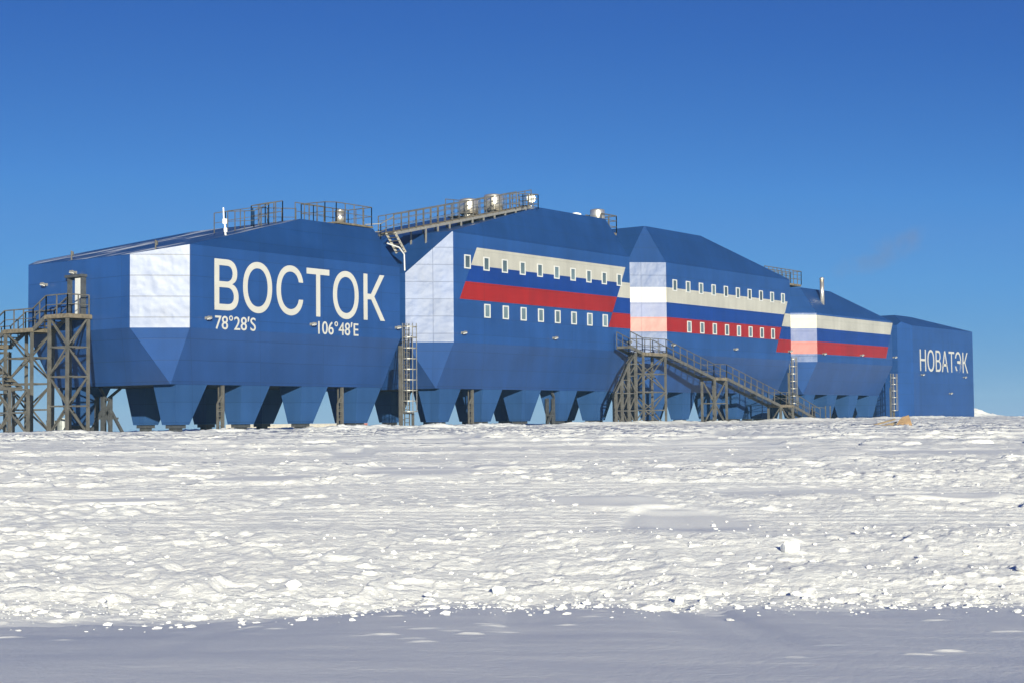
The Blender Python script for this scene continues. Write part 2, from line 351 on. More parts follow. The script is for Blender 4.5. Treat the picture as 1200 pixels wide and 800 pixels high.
def build_ground():
    a0 = math.atan2(fwd0.y, fwd0.x)
    dense = np.linspace(-math.radians(27), math.radians(27), 960)
    rest = np.linspace(math.radians(27), 2*math.pi-math.radians(27), 120)[1:-1]
    th = a0 + np.concatenate([dense, rest]); nt = len(th)
    rr = np.concatenate([np.exp(np.linspace(math.log(6.8), math.log(250), 1500)), np.exp(np.linspace(math.log(250), math.log(1500), 40))[1:]])
    rr = np.concatenate([np.linspace(0.4, 6.8, 40)[:-1], rr]); nr = len(rr)
    R, T = np.meshgrid(rr, th, indexing='ij')
    X = CX + R*np.cos(T); Y = CY + R*np.sin(T)
    Z, RO = ground(X.ravel(), Y.ravel())
    co = np.stack([X.ravel(), Y.ravel(), Z], 1).astype(np.float32)
    i = np.arange(nr-1)[:, None]*nt; j = np.arange(nt)[None, :]; j2 = (j+1) % nt
    q = np.stack([i+j, i+nt+j, i+nt+j2, i+j2], -1).reshape(-1, 4).astype(np.int32)
    me = bpy.data.meshes.new('snow_ground')
    me.vertices.add(len(co)); me.vertices.foreach_set('co', co.ravel())
    nf = len(q); me.loops.add(nf*4); me.loops.foreach_set('vertex_index', q.ravel())
    me.polygons.add(nf); me.polygons.foreach_set('loop_start', np.arange(nf, dtype=np.int32)*4)
    me.update(calc_edges=True)
    at = me.attributes.new('rough', 'FLOAT', 'POINT'); at.data.foreach_set('value', RO.astype(np.float32))
    me.polygons.foreach_set('use_smooth', np.ones(nf, dtype=bool))
    me.validate(); me.materials.append(MT['snow'])
    o = bpy.data.objects.new('snow_ground', me); COL.objects.link(o); o['kind'] = 'structure'
    return o
build_ground()
def gz(x, y): return float(ground(np.array([float(x)]), np.array([float(y)]))[0][0])

# ------------------------------------------------------------------ clear cold air that pales the far buildings
def build_haze(density):
    b = 1650.0
    bm = bmesh.new(); bmesh.ops.create_cube(bm, size=2)
    zlo, zhi = EYE-22, EYE+22
    for v in bm.verts: v.co = Vector((CX+v.co.x*b, CY+v.co.y*b, zlo if v.co.z < 0 else zhi))
    me = bpy.data.meshes.new('haze'); bm.to_mesh(me); bm.free()
    o = bpy.data.objects.new('haze', me); COL.objects.link(o); o['kind'] = 'stuff'; o['label'] = 'thin bluish haze over the whole plain'; o['category'] = 'haze'
    m = bpy.data.materials.new('haze'); m.use_nodes = True; n = m.node_tree.nodes
    n.remove(n['Principled BSDF']); v = n.new('ShaderNodeVolumePrincipled'); m.node_tree.links.new(v.outputs[0], n['Material Output'].inputs['Volume'])
    v.inputs['Color'].default_value = (0.42, 0.74, 1.0, 1); v.inputs['Density'].default_value = density; v.inputs['Anisotropy'].default_value = 0.0
    me.materials.append(m)
build_haze(0.00032)

# ------------------------------------------------------------------ station buildings
LA, LB, G, g, W = 18.653, 23.251, 5.80, 2.414, 14.41
EA, EB, BRK, SOF, QS = 10.41, 13.34, 5.54, 2.301, 1.67
TA, TB = 13.15, 16.69
X_A = 0.0; X_B = LA+G; X_C = X_B+LB+G; X_D = X_C+LB+G; X_E = X_D+LA+G; X_END = X_E+LA
KA, KB, KE = 1.37, 1.52, 1.29
SLA, SLB = (TA-EA)/11.2, (TB-EB-0.1)/13.4

def planes_for(kind):
    """half spaces n.x <= c in local coordinates (p along the facade, q into the building, h from the eye); each with the part its face goes to"""
    P = []
    def add(part, n, c, mat='blue'): P.append((part, Vector(n), c, mat))
    tall = kind in 'BC'; L = LB if tall else LA; e = EB if tall else EA; k = KB if tall else KA; top = TB if tall else TA
    mir = kind in 'CD'
    if kind == 'E':
        e, top = 10.19, 11.45
        add('wall', (0,-1,0), 0); add('wall', (0,1,0), W); add('wall', (-1,0,0), g); add('wall', (1,0,0), L+0.0)
        add('wall', (-0.34,-1,0), 0); add('wall', (-0.34,1,0), W)
        add('floor_slab', (0,0,-1), 0.7)
        add('roof', (0,0,1), top); add('roof', (0,-0.65,1), e); add('roof', (0,0.65,1), e+0.65*W); add('roof', (-0.6,0,1), e+0.6*g)
        add('roof', (0.085,0,1), e+0.085*L+0.02); add('roof', (0.03,0,1), top+0.03*3.0)
        return P, L
    lo = (BRK-SOF)
    add('wall', (0,-1,0), 0); add('wall', (0,1,0), W)
    add('wall', (-1,0,0), g); add('wall', (1,0,0), L+g)
    add('corner_panel', (-1,-1,0), 0); add('corner_panel', (1,-1,0), L); add('corner_panel', (-1,1,0), W); add('corner_panel', (1,1,0), L+W)
    # lower walls lean inwards to the soffit
    add('lower_wall', (0,-1,-QS/lo), -QS*BRK/lo); add('lower_wall', (0,1,-QS/lo), W-QS*BRK/lo)
    add('lower_wall', (-1,0,-g/lo), g-g*BRK/lo); add('lower_wall', (1,0,-g/lo), L+g-g*BRK/lo)
    for (sp, sq, pc, qc) in ((-1,-1,0,0), (1,-1,L,0), (-1,1,0,W), (1,1,L,W)):
        a = Vector((pc, qc, BRK)); b = Vector((pc+sp*g, qc-sq*g, BRK)); c = Vector((pc, qc-sq*QS, SOF))
        n = (b-a).cross(c-a); n = n if n.dot(Vector((sp, sq, 0))) > 0 else -n
        add('lower_wall', n, n.dot(a))
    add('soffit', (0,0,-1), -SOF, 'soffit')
    add('roof', (0,0,1), top); add('roof', (0,-k,1), e); add('roof', (0,k,1), e+k*W)
    # profile along the facade: one gentle slope end and one steep hipped end
    def end(sign, part, sl, c, mat): add(part, ((-sl if not sign else sl), 0, 1), c, mat)
    if not tall:
        if not mir: add('roof_slope', (-SLA,0,1), e, 'blue_snowy'); add('roof', (KE,0,1), e+KE*(L+g))
        else:       add('roof_slope', (SLA,0,1), e+SLA*L); add('roof', (-KE,0,1), e+KE*g)
    else:
        s1 = (EB+0.1-EA)/g
        if not mir:
            add('roof_slope', (-SLB,0,1), e+0.1); add('roof', (-s1,0,1), EA+s1*g); add('roof', (KE,0,1), e+KE*(L+g))
        else:
            add('roof_slope', (SLB,0,1), e+0.1+SLB*L); add('roof', (s1,0,1), EA+s1*(L+g)); add('roof', (-KE,0,1), e+KE*g)
    # hips above the chamfers of the steep ends
    kc = (top-e)/2.45
    if mir: add('roof', (-kc,-kc,1), e); add('roof', (-kc,kc,1), e+kc*W)
    else:   add('roof', (kc,-kc,1), e+kc*L); add('roof', (kc,kc,1), e+kc*(L+W))
    return P, L

ROOF = {}
def roof_z(x0, p, q):
    """height (from the eye) of the roof of the building that starts at x0"""
    return min((c - n.x*p - n.y*q)/n.z for (n, c) in ROOF[x0])

def make_building(kind, x0, label):
    P, L = planes_for(kind)
    ROOF[x0] = [(n, c) for (part, n, c, m) in P if n.z > 0.01]
    root = thing('station_building', label, 'building', (x0+L/2, W/2, H(-0.5)), 'blue station buildings standing in a row')
    bm = bmesh.new(); bmesh.ops.create_cube(bm, size=2)
    bmesh.ops.scale(bm, vec=(60, 60, 60), verts=bm.verts); bmesh.ops.translate(bm, vec=(10, 7, 5), verts=bm.verts)
    for part, n, c, m in P:
        nn = n.normalized(); pt = nn*(c/n.length)
        r = bmesh.ops.bisect_plane(bm, geom=bm.verts[:]+bm.edges[:]+bm.faces[:], plane_co=pt, plane_no=nn, clear_outer=True, dist=1e-5)
        ed = [x for x in r['geom_cut'] if isinstance(x, bmesh.types.BMEdge)]
        if ed: bmesh.ops.contextual_create(bm, geom=ed)
    bmesh.ops.remove_doubles(bm, verts=bm.verts, dist=1e-3)
    bmesh.ops.recalc_face_normals(bm, faces=bm.faces)
    groups = {}
    for f in bm.faces:
        best, bp = 9, None
        for part, n, c, m in P:
            nn = n.normalized(); e = (f.normal-nn).length + abs(nn.dot(f.calc_center_median()) - c/n.length)
            if e < best: best, bp = e, (part, m)
        groups.setdefault(bp, []).append([v.co + Vector((x0, 0, EYE)) for v in f.verts])
    for (part, m), faces in groups.items():
        mat = MT['blue_roof_shade'] if part == 'roof' and m == 'blue' else (MT['blue_roof_shade'] if part == 'roof_slope' and m == 'blue' else MT[m])
        if part == 'corner_panel':                     # each chamfer is its own panel
            for fv in faces:
                b = MB(); b.add(fv, [tuple(range(len(fv)))]); o = b.build('corner_panel', MT['corner_first' if kind == 'A' else 'corner'], root)
            continue
        b = MB()
        for fv in faces: b.add(fv, [tuple(range(len(fv)))])
        o = b.build(part, mat, root)
    for o in root.children:                            # outward normals
        me = o.data; ctr = Vector((x0+L/2, W/2, H(6))) - world_loc(root)
        bm2 = bmesh.new(); bm2.from_mesh(me)
        for f in bm2.faces:
            if f.normal.dot(f.calc_center_median()-ctr) < 0: f.normal_flip()
        bm2.to_mesh(me); bm2.free()
    bm.free()
    # thin bright flashings along the corner edges
    return root, L

A, _ = make_building('A', X_A, 'large blue building nearest the camera with big white ВОСТОК lettering')
B, _ = make_building('B', X_B, 'tall blue building with full slanted flag stripes and steel roof walkway with drums')
C, _ = make_building('C', X_C, 'tall blue building with two window rows behind the long steel staircase')
D, _ = make_building('D', X_D, 'lower blue building with windowless flag stripes and a thin steel chimney pipe')
E_, _ = make_building('E', X_E, 'plain blue building at the far right end, standing straight on the snow')

# hopper shaped legs with feet
def leg_for(x0, root, n, pitch):
    p0, q0 = 0.45, QS+0.03
    tp = [(p0, q0), (p0+2.42, q0), (p0+2.42, q0+2.05), (p0, q0+2.05)]
    bt = [(p0+0.08, q0+0.2), (p0+1.2, q0+0.2), (p0+1.2, q0+1.35), (p0+0.08, q0+1.35)]
    b = MB(); b.add([(x0+x, y, H(SOF+0.01)) for x, y in tp] + [(x0+x, y, H(-0.09)) for x, y in bt],
                    [(3,2,1,0), (4,5,6,7), (0,1,5,4), (1,2,6,5), (2,3,7,6), (3,0,4,7)])
    leg = b.build('leg', MT['blue_leg'], root)
    f = MB(); cx, cy = x0+p0+0.64, q0+0.77
    f.box((cx-0.28, cy-0.28, H(-1.1)), (cx+0.28, cy+0.28, H(-0.30))); f.box((cx-0.42, cy-0.42, H(-0.30)), (cx+0.42, cy+0.42, H(-0.092)))
    f.bar((cx-0.25, cy, H(-0.3)), (cx-0.8, cy, H(-0.95)), 0.1); f.bar((cx+0.25, cy, H(-0.3)), (cx+0.8, cy, H(-0.95)), 0.1)
    ft = f.build('foot', MT['dark'], root); ft.parent = leg; ft.location = (0,0,0)
    back = W-2*QS-2.05-0.06
    for r in range(2):
        for i in range(n):
            if r == 0 and i == 0: continue
            copy_part(leg, root, (i*pitch, r*back, 0))
leg_for(X_A, A, 4, 5.25); leg_for(X_B, B, 5, 5.0); leg_for(X_C, C, 5, 5.0); leg_for(X_D, D, 4, 5.25)

# links between neighbouring buildings
for root, x, L, lo in ((A, X_A, LA, 3.2), (B, X_B, LB, 3.2), (C, X_C, LB, 3.2), (D, X_D, LA, 3.2)):
    b = MB(); b.box((x+L+g+0.004, 4.6, H(6.0)), (x+L+G-g-0.004, 9.8, H(9.4))); b.build('link_passage', MT['blue'], root)

# windows
def windows(root, xs, h):
    x = xs[0]; w2, h2, fw = 0.35, 0.50, 0.088
    y0, y1 = -0.055, 0.03
    b = MB()
    b.box((x-w2, y0, H(h-h2)), (x-w2+fw, y1, H(h+h2))); b.box((x+w2-fw, y0, H(h-h2)), (x+w2, y1, H(h+h2)))
    b.box((x-w2+fw, y0, H(h+h2-fw)), (x+w2-fw, y1, H(h+h2))); b.box((x-w2+fw, y0, H(h-h2)), (x+w2-fw, y1, H(h-h2+fw)))
    w = b.build('window', MT['frame'], root)
    pn = MB(); pn.box((x-w2+fw, -0.022, H(h-h2+fw)), (x+w2-fw, 0.02, H(h+h2-fw))); p = pn.build('pane', MT['glass'], root); p.parent = w
    for x2 in xs[1:]: copy_part(w, root, (x2-x, 0, 0))
windows(B, [26.05+2.222*k for k in range(10)], 11.34)
windows(B, [28.34+2.223*k for k in range(8)], 7.91)
windows(C, [54.90+2.258*k for k in range(10)], 11.46)
windows(C, [57.26+2.250*k for k in range(8)], 7.97)

# flag stripes
def stripe(root, mat, pl, pr, h0, h1, sl=0.0, sr=0.0):
    """on the facade: left and right ends at height h1, shifting by sl / sr at h0"""
    pts = [(pl+sl, 0, H(h0)), (pr+sr, 0, H(h0)), (pr, 0, H(h1)), (pl, 0, H(h1))]
    b = MB(); b.prism([(x, -0.012, z) for x, y, z in pts], (0, 0.02, 0)); b.build('flag_stripe', MT[mat], root)
def flag(root, hs, pl, pr, skl, skr):
    for mat, (h1, h0) in zip(('flag_white', 'flag_blue', 'flag_red'), zip(hs[:-1], hs[1:])):
        l1 = pl - (hs[0]-h1)*skl; l0 = pl-(hs[0]-h0)*skl; r1 = pr-(hs[0]-h1)*skr; r0 = pr-(hs[0]-h0)*skr
        stripe(root, mat, l1, r1, h0, h1, l0-l1, r0-r1)
def corner_flag(root, x0, hs):
    """the same stripes carried round the chamfered corner"""
    n = Vector((-1, -1, 0)).normalized()
    for mat, (h1, h0) in zip(('flag_white', 'flag_blue', 'flag_red'), zip(hs[:-1], hs[1:])):
        pts = [Vector((x0-g, g, H(h0))), Vector((x0, 0, H(h0))), Vector((x0, 0, H(h1))), Vector((x0-g, g, H(h1)))]
        b = MB(); b.prism([p+n*0.012 for p in pts], -n*0.02); b.build('flag_stripe', MT['corner_'+mat], root)
SK = 0.53
flag(B, [12.45, 11.13, 9.92, 8.63], 27.18, 47.05, SK, SK)
flag(B, [11.20, 9.92, 8.63, 7.42], 46.46, X_B+LB, 0.55, 0)
hC = [11.21, 9.92, 8.65, 7.43]
flag(C, hC, X_C, 76.2, 0, SK); corner_flag(C, X_C, hC)
flag(C, [10.03, 8.77, 7.52, 6.27], 75.50, X_C+LB, 0.5, 0)
hD = [10.22, 8.90, 7.58, 6.34]
flag(D, hD, X_D, 101.45, 0, 0.5); corner_flag(D, X_D, hD)

# lettering
def letters(root, txt, x0, x1, h0, h1, bold=0.0):
    cu = bpy.data.curves.new('lettering', 'FONT'); cu.body = txt; cu.extrude = 0.012; cu.resolution_u = 6; cu.offset = bold; cu.fill_mode = 'BOTH'
    to = bpy.data.objects.new('lettering', cu); COL.objects.link(to)
    bpy.context.view_layer.update()
    me = bpy.data.meshes.new_from_object(to.evaluated_get(bpy.context.evaluated_depsgraph_get()))
    bpy.data.objects.remove(to)
    co = np.array([v.co[:] for v in me.vertices])
    a, b = co.min(0), co.max(0)
    o0 = world_loc(root)
    for v in me.vertices:
        x = x0+(v.co.x-a[0])/(b[0]-a[0])*(x1-x0); z = h0+(v.co.y-a[1])/(b[1]-a[1])*(h1-h0)
        v.co = Vector((x, -0.014+(-v.co.z), H(z))) - o0
    me.materials.clear(); me.materials.append(MT['letter'])
    o = bpy.data.objects.new('lettering', me); COL.objects.link(o); o.parent = root
letters(A, 'ВОСТОК', 1.9, 17.1, 6.63, 9.76, 0.004)
letters(A, '78°28′S', 1.95, 5.24, 5.53, 6.38, 0.004)
letters(A, '106°48′E', 10.70, 14.47, 5.57, 6.44, 0.004)
letters(E_, 'НОВАТЭК', 108.97, 123.85, 5.12, 7.64, -0.004)

# flood lights: bracket, housing and lens
def lamp_at(root, pos, nrm):
    pos = Vector(pos); n = Vector(nrm).normalized(); t = Vector((-n.y, n.x, 0))
    b = MB(); b.bar(pos, pos+n*0.24, 0.05); b.box(pos-Vector((0.07,0.07,0.08)), pos+Vector((0.07,0.07,0.08)))
    c = pos+n*0.30; b.bar(c+n*0.10+Vector((0,0,0.05)), c-n*0.08+Vector((0,0,-0.02)), 0.30, 0.13)
    f = b.build('floodlight', MT['bright'], root)
    l = MB(); l.bar(c+n*0.115+Vector((0,0,-0.01)), c-n*0.06+Vector((0,0,-0.085)), 0.24, 0.05); o = l.build('lens', MT['white'], root); o.parent = f
F = (0, -1, 0)
for x, h in ((1.22, 6.14), (10.02, 6.16), (18.2, 6.29)): lamp_at(A, (x, 0, H(h)), F)
for x, h in ((25.35, 6.21), (36.6, 6.25), (47.18, 6.28)): lamp_at(B, (x, 0, H(h)), F)
for x, h in ((54.25, 6.3), (65.28, 6.27), (76.2, 6.4)): lamp_at(C, (x, 0, H(h)), F)
for x, h in ((83.77, 6.36), (92.8, 6.47), (101.51, 6.48)): lamp_at(D, (x, 0, H(h)), F)
for x, h in ((109.27, 4.71), (122.32, 4.62), (117.65, 2.64)): lamp_at(E_, (x, 0, H(h)), F)
lamp_at(A, (-g, 10.16, H(8.48)), (-1, 0, 0)); lamp_at(A, (-g, 7.35, H(9.05)), (-1, 0, 0))

# ------------------------------------------------------------------ steel work builders
def lattice(b, x0, x1, y0, y1, z0, z1, n=None, w=0.16, bw=0.09):
    """four posts, rails and alternating diagonals"""
    n = n or max(1, round((z1-z0)/1.7))
    c = [(x0,y0), (x1,y0), (x1,y1), (x0,y1)]
    for x, y in c: b.bar((x,y,z0), (x,y,z1), w)
    for k in range(n+1):
        z = z0+(z1-z0)*k/n
        for i in range(4):
            a, d = c[i], c[(i+1) % 4]
            if k: b.bar((*a, z-0.04), (*d, z-0.04), bw)
            if k < n:
                z2 = z0+(z1-z0)*(k+1)/n
                if (k+i) % 2: b.bar((*a, z), (*d, z2), bw*0.9)
                else: b.bar((*d, z), (*a, z2), bw*0.9)
def rail_path(b, pts, h=1.1, step=1.3, r=0.03, mids=(0.5,), post=0.05):
    """posts, top rail and mid rails following a path of deck points"""
    pts = [Vector(p) for p in pts]
    for p, q in zip(pts[:-1], pts[1:]):
        n = max(1, round((q-p).length/step))
        for k in range(n+1):
            c = p.lerp(q, k/n); b.bar(c, c+Vector((0,0,h)), post)
        b.bar(p+Vector((0,0,h)), q+Vector((0,0,h)), r*2)
        for m in mids: b.bar(p+Vector((0,0,h*m)), q+Vector((0,0,h*m)), r*1.3)
def flight(root, a, b_, width_dir, w):
    """one stair flight: two stringers and its treads; a, b_ = centre line ends"""
    fr = MB(); tr = MB()
    a, b_ = Vector(a), Vector(b_); u = Vector(width_dir).normalized()*w/2
    for s in (-1, 1): fr.bar(a+u*s-Vector((0,0,0.1)), b_+u*s-Vector((0,0,0.1)), 0.07, 0.26)
    for e_ in (a, b_): fr.bar(e_-u*0.97-Vector((0,0,0.1)), e_+u*0.97-Vector((0,0,0.1)), 0.06, 0.2)
    d = b_-a; run = Vector((d.x, d.y, 0)).length; n = max(2, round(run/0.45))
    for k in range(n):
        c = a + d*((k+0.5)/n); e = Vector((d.x, d.y, 0)).normalized()*0.17
        tr.bar(c-e, c+e, w-0.072, 0.05)
    st_ = fr.build('stringer', MT['steel'], root); t_ = tr.build('steps', MT['grate'], root); t_.parent = st_; t_.location = (0,0,0)

# ------------------------------------------------------------------ staircase at the end wall of the nearest building
st = thing('steel_staircase', 'weathered steel staircase on lattice towers at the left end wall door', 'staircase', (-4, 7, gz(-4, 7)))
zg = H(-0.62)
def tower(root, *a, **k):
    b = MB(); lattice(b, *a, **k); return b.build('lattice_tower', MT['steel'], root)
tower(st, -4.1, -2.6, 5.95, 7.65, zg, H(6.3), n=4, w=0.155)
tower(st, -4.1, -2.6, 9.3, 11.9, zg, H(5.6), n=4, w=0.155)
tower(st, -4.1, -2.6, 13.6, 15.4, zg, H(4.5), n=4, w=0.17)
tower(st, -6.6, -5.2, 14.9, 17.0, zg, H(4.8), n=5, w=0.15)
tower(st, -6.6, -5.2, 11.9, 13.6, zg, H(4.8), n=5, w=0.15)
def deck(root, x0, x1, y0, y1, z):
    b = MB(); b.box((x0, y0, z-0.05), (x1, y1, z)); 
    for (p, q) in (((x0,y0),(x1,y0)), ((x1,y0),(x1,y1)), ((x1,y1),(x0,y1)), ((x0,y1),(x0,y0))): b.bar((*p, z-0.15), (*q, z-0.15), 0.09, 0.20)
    return b.build('platform', MT['grate'], root)
deck(st, -4.2, -2.43, 5.85, 7.95, H(6.45))
deck(st, -4.2, -2.5, 9.2, 12.0, H(5.75))
deck(st, -6.7, -2.5, 13.5, 15.5, H(4.95))
flight(st, (-3.35, 7.95, H(6.45)), (-3.35, 9.2, H(5.75)), (1,0,0), 1.5)
flight(st, (-3.35, 12.0, H(5.75)), (-3.35, 13.5, H(4.95)), (1,0,0), 1.5)
flight(st, (-5.95, 13.5, H(4.95)), (-5.95, 8.6, H(2.2)), (1,0,0), 1.3)
b = MB(); rail_path(b, [(-2.55, 5.95, H(6.45)), (-4.1, 5.95, H(6.45)), (-4.1, 7.95, H(6.45)), (-4.1, 9.2, H(5.75)), (-4.1, 12.0, H(5.75)), (-4.1, 13.5, H(4.95)), (-4.1, 15.4, H(4.95))], step=0.9, post=0.06, r=0.035, h=1.15); b.build('handrail', MT['steel'], st)
b = MB(); rail_path(b, [(-2.6, 7.95, H(6.45)), (-2.6, 9.2, H(5.75)), (-2.6, 12.0, H(5.75)), (-2.6, 13.5, H(4.95)), (-2.6, 15.4, H(4.95))], step=1.0, post=0.055, h=1.15); b.build('handrail', MT['steel'], st)
b = MB(); rail_path(b, [(-6.6, 15.4, H(4.95)), (-6.6, 13.5, H(4.95)), (-6.6, 8.6, H(2.2))], step=1.0, post=0.055, h=1.15); b.build('handrail', MT['steel'], st)
b = MB(); lattice(b, -6.55, -5.3, 8.0, 9.4, zg, H(2.1), n=2, w=0.14); b.build('lattice_tower', MT['steel'], st)

# entrance door of the nearest building
b = MB(); y0, y1 = 6.40, 7.75
b.box((-g-0.34, y1-0.12, H(6.45)), (-g-0.004, y1, H(8.72))); b.box((-g-0.34, y0, H(6.45)), (-g-0.004, y0+0.10, H(8.72))); b.box((-g-0.46, y0-0.1, H(8.72)), (-g-0.004, y1+0.1, H(8.88)))
dr = b.build('doorway', MT['dark'], A)
b = MB(); b.box((-g-0.30, y0+0.102, H(6.47)), (-g-0.21, y0+0.66, H(8.66))); d2 = b.build('door', MT['frame'], A); d2.parent = dr
b = MB(); b.box((-g-0.05, y0+0.102, H(6.47)), (-g-0.006, y1-0.122, H(8.7))); d2 = b.build('door_back', MT['blue'], A); d2.parent = dr

# ------------------------------------------------------------------ long staircase in front of the third building
sc = thing('steel_staircase', 'long steel staircase descending right past the third building to the snow', 'staircase', (62, -1.4, gz(62, -1.4)))
yc, w = -1.3, 1.3; ya, yb = yc-w/2, yc+w/2
zb = H(-0.75)
tower(sc, 46.5, 49.95, ya, yb, zb, H(5.2), n=4, w=0.155)
tower(sc, 58.2, 60.25, ya, yb, zb, H(3.4), n=2, w=0.17)
tower(sc, 70.6, 73.0, ya, yb, zb, H(1.05), n=1, w=0.17)
b = MB()
tops = [(42.4, 2.1), (43.3, 3.1), (44.3, 4.4), (45.4, 5.3)]
for (x, h) in tops:
    for y in (ya, ya+0.8): b.bar((x+(y-ya)*1.1, y, zb), (x+(y-ya)*1.1, y, H(h)), 0.16)
    b.bar((x, ya, H(h)), (x+0.88, ya+0.8, H(h)), 0.12)
for (x, h), (x2, h2) in zip(tops[:-1], tops[1:]):
    for y in (ya, ya+0.8):
        o_ = (y-ya)*1.1
        if y == ya: xa, xb = x, x2
        x, x2 = xa+o_, xb+o_
        b.bar((x, y, H(h)), (x2, y, H(h2)), 0.11); z = zb
        k = 0
        while z < H(h)-0.3:
            z2 = min(z+1.4, H(h)); 
            if k % 2: b.bar((x, y, z), (x2, y, z2), 0.08)
            else: b.bar((x2, y, z), (x, y, z2), 0.08)
            b.bar((x, y, z2), (x2, y, z2), 0.08); z = z2; k += 1
b.build('lattice_tower', MT['steel'], sc)
deck(sc, 46.4, 50.1, ya-0.05, yb+0.05, H(5.4))
deck(sc, 58.1, 60.35, ya-0.05, yb+0.05, H(3.55))
deck(sc, 70.5, 73.1, ya-0.05, yb+0.05, H(1.2))
U = (0, 1, 0)
flight(sc, (46.4, yc, H(5.4)), (44.6, yc, H(5.85)), U, w)
flight(sc, (50.1, yc, H(5.4)), (58.1, yc, H(3.55)), U, w)
flight(sc, (60.35, yc, H(3.55)), (70.5, yc, H(1.2)), U, w)
flight(sc, (73.1, yc, H(1.2)), (78.9, yc, H(-0.35)), U, w)
b = MB()
for y in (ya, yb):
    pts = [(44.6, y, H(5.85)), (46.4, y, H(5.4)), (50.1, y, H(5.4)), (58.1, y, H(3.55)), (60.35, y, H(3.55)), (70.5, y, H(1.2)), (73.1, y, H(1.2)), (78.9, y, H(-0.35))]
    b = MB(); rail_path(b, pts, h=1.15, step=1.15, post=0.05, r=0.03); b.build('handrail', MT['steel'], sc)
b = MB()
for x, y in ((77.2, ya), (80.1, ya), (81.8, ya+0.3)): b.bar((x, y, zb), (x, y, H(1.1)), 0.09)
b.bar((77.2, ya, H(1.0)), (80.1, ya, H(0.9)), 0.05); b.build('end_post', MT['steel'], sc)

# ------------------------------------------------------------------ caged ladders between the buildings
def cage_ladder(x, y, top, label, half=0.55, plat=False):
    z0 = H(-0.7)
    root = thing('caged_ladder', label, 'ladder', (x, y, z0), 'caged ladders between the buildings')
    b = MB()
    for dx in (-half-0.42, -half-0.24): b.bar((x+dx, y+0.1, z0), (x+dx, y+0.1, H(top-1.55)), 0.12)
    b.bar((x+half, y+0.25, z0), (x+half, y+0.25, H(0.6)), 0.14)
    for k in range(4): b.bar((x-half-0.42, y+0.1, z0+0.8+k*1.25), (x-0.26, y+0.25, z0+0.8+k*1.25), 0.06)
    b.bar((x-half-0.3, y+0.2, H(0.55)), (x+half+0.05, y+0.25, H(0.55)), 0.12)
    b.build('post', MT['steel'], root)
    l = MB()
    for dx in (-0.25, 0.25): l.bar((x+dx, y+0.3, z0), (x+dx, y+0.3, H(top)), 0.06)
    z = z0+0.3
    while z < H(top): l.bar((x-0.25, y+0.3, z), (x+0.25, y+0.3, z), 0.045); z += 0.3
    l.build('ladder', MT['steel'], root)
    c = MB(); z = H(0.65)
    ring = [(x+half*math.cos(t), y+0.05-half*0.9*math.sin(t)) for t in [math.radians(a) for a in range(-20, 201, 22)]]
    zz = z
    while zz < H(top)+0.05:
        for p, q in zip(ring[:-1], ring[1:]): c.bar((*p, zz), (*q, zz), 0.03, 0.06)
        zz += 0.72
    for p in ring[::2]: c.bar((*p, z), (*p, H(top)), 0.04)
    c.build('cage', MT['bright'], root)
    return root
cage_ladder(19.8, 0.1, 6.65, 'tallest caged ladder between the first two buildings left of the silvery corner')
cage_ladder(77.6, 0.2, 5.9, 'caged ladder rising behind the bottom of the long staircase', half=0.45)
cage_ladder(102.0, 0.2, 4.7, 'caged ladder left of the plain far right building', half=0.45)

# narrow lattice props standing under the floors
def prop(x, y, label, top=SOF-0.02, w=0.42, mat='steel'):
    b = MB(); z0 = H(-1.0)
    b.bar((x+w/2, y, z0), (x+w/2, y, H(top)), 0.17); b.bar((x-w/2, y, z0), (x-w/2, y, H(top-1.1)), 0.10); b.bar((x-w/2, y, H(top-1.1)), (x+w/2, y, H(top-0.5)), 0.08)
    b.bar((x+w/2, y+0.35, z0), (x+w/2, y+0.35, H(top)), 0.07)
    for k in range(8): b.bar((x-w/2, y, z0+0.25+k*0.29), (x+w/2, y, z0+0.25+k*0.29), 0.05)
    for k in range(4): b.bar((x+w/2, y+0.35, z0+0.5+k*0.6), (x+w/2, y, z0+0.8+k*0.6), 0.05)
    o = b.build('lattice_post', MT[mat], None); recentre(o); tag(o, label, 'post', 'narrow lattice posts under the buildings')
prop(3.95, 1.75, 'narrow lattice post under the lettered building between its first two front legs')
prop(14.55, 1.75, 'narrow lattice post under the lettered building between its last two front legs')
prop(28.7, 1.9, 'narrow lattice post under the striped building left of its second leg')
def braced(x, y, label):
    b = MB(); z0 = H(-1.0)
    for dx in (-0.3, 0.3):
        for dy in (0, 0.6): b.bar((x+dx, y+dy, z0), (x+dx, y+dy, H(1.7)), 0.2)
    for dx in (-0.3, 0.3): b.bar((x+dx, y, H(0.9)), (x+dx*5.2, y, z0), 0.16); b.bar((x+dx, y, H(-0.2)), (x-dx, y, H(1.6)), 0.14)
    b.bar((x-0.9, y, H(0.35)), (x+0.9, y, H(0.35)), 0.12); b.bar((x, y, H(1.5)), (x+1.1, y, H(2.25)), 0.14); b.bar((x, y, H(1.5)), (x-0.5, y, H(2.25)), 0.14)
    o = b.build('braced_trestle', MT['dark'], None); recentre(o); tag(o, label, 'trestle', 'dark braced trestles')
braced(2.0, 10.0, 'dark braced steel trestle right of the left staircase under the lettered building')
braced(40.1, 2.3, 'dark braced steel trestle under the striped building right of its third leg')

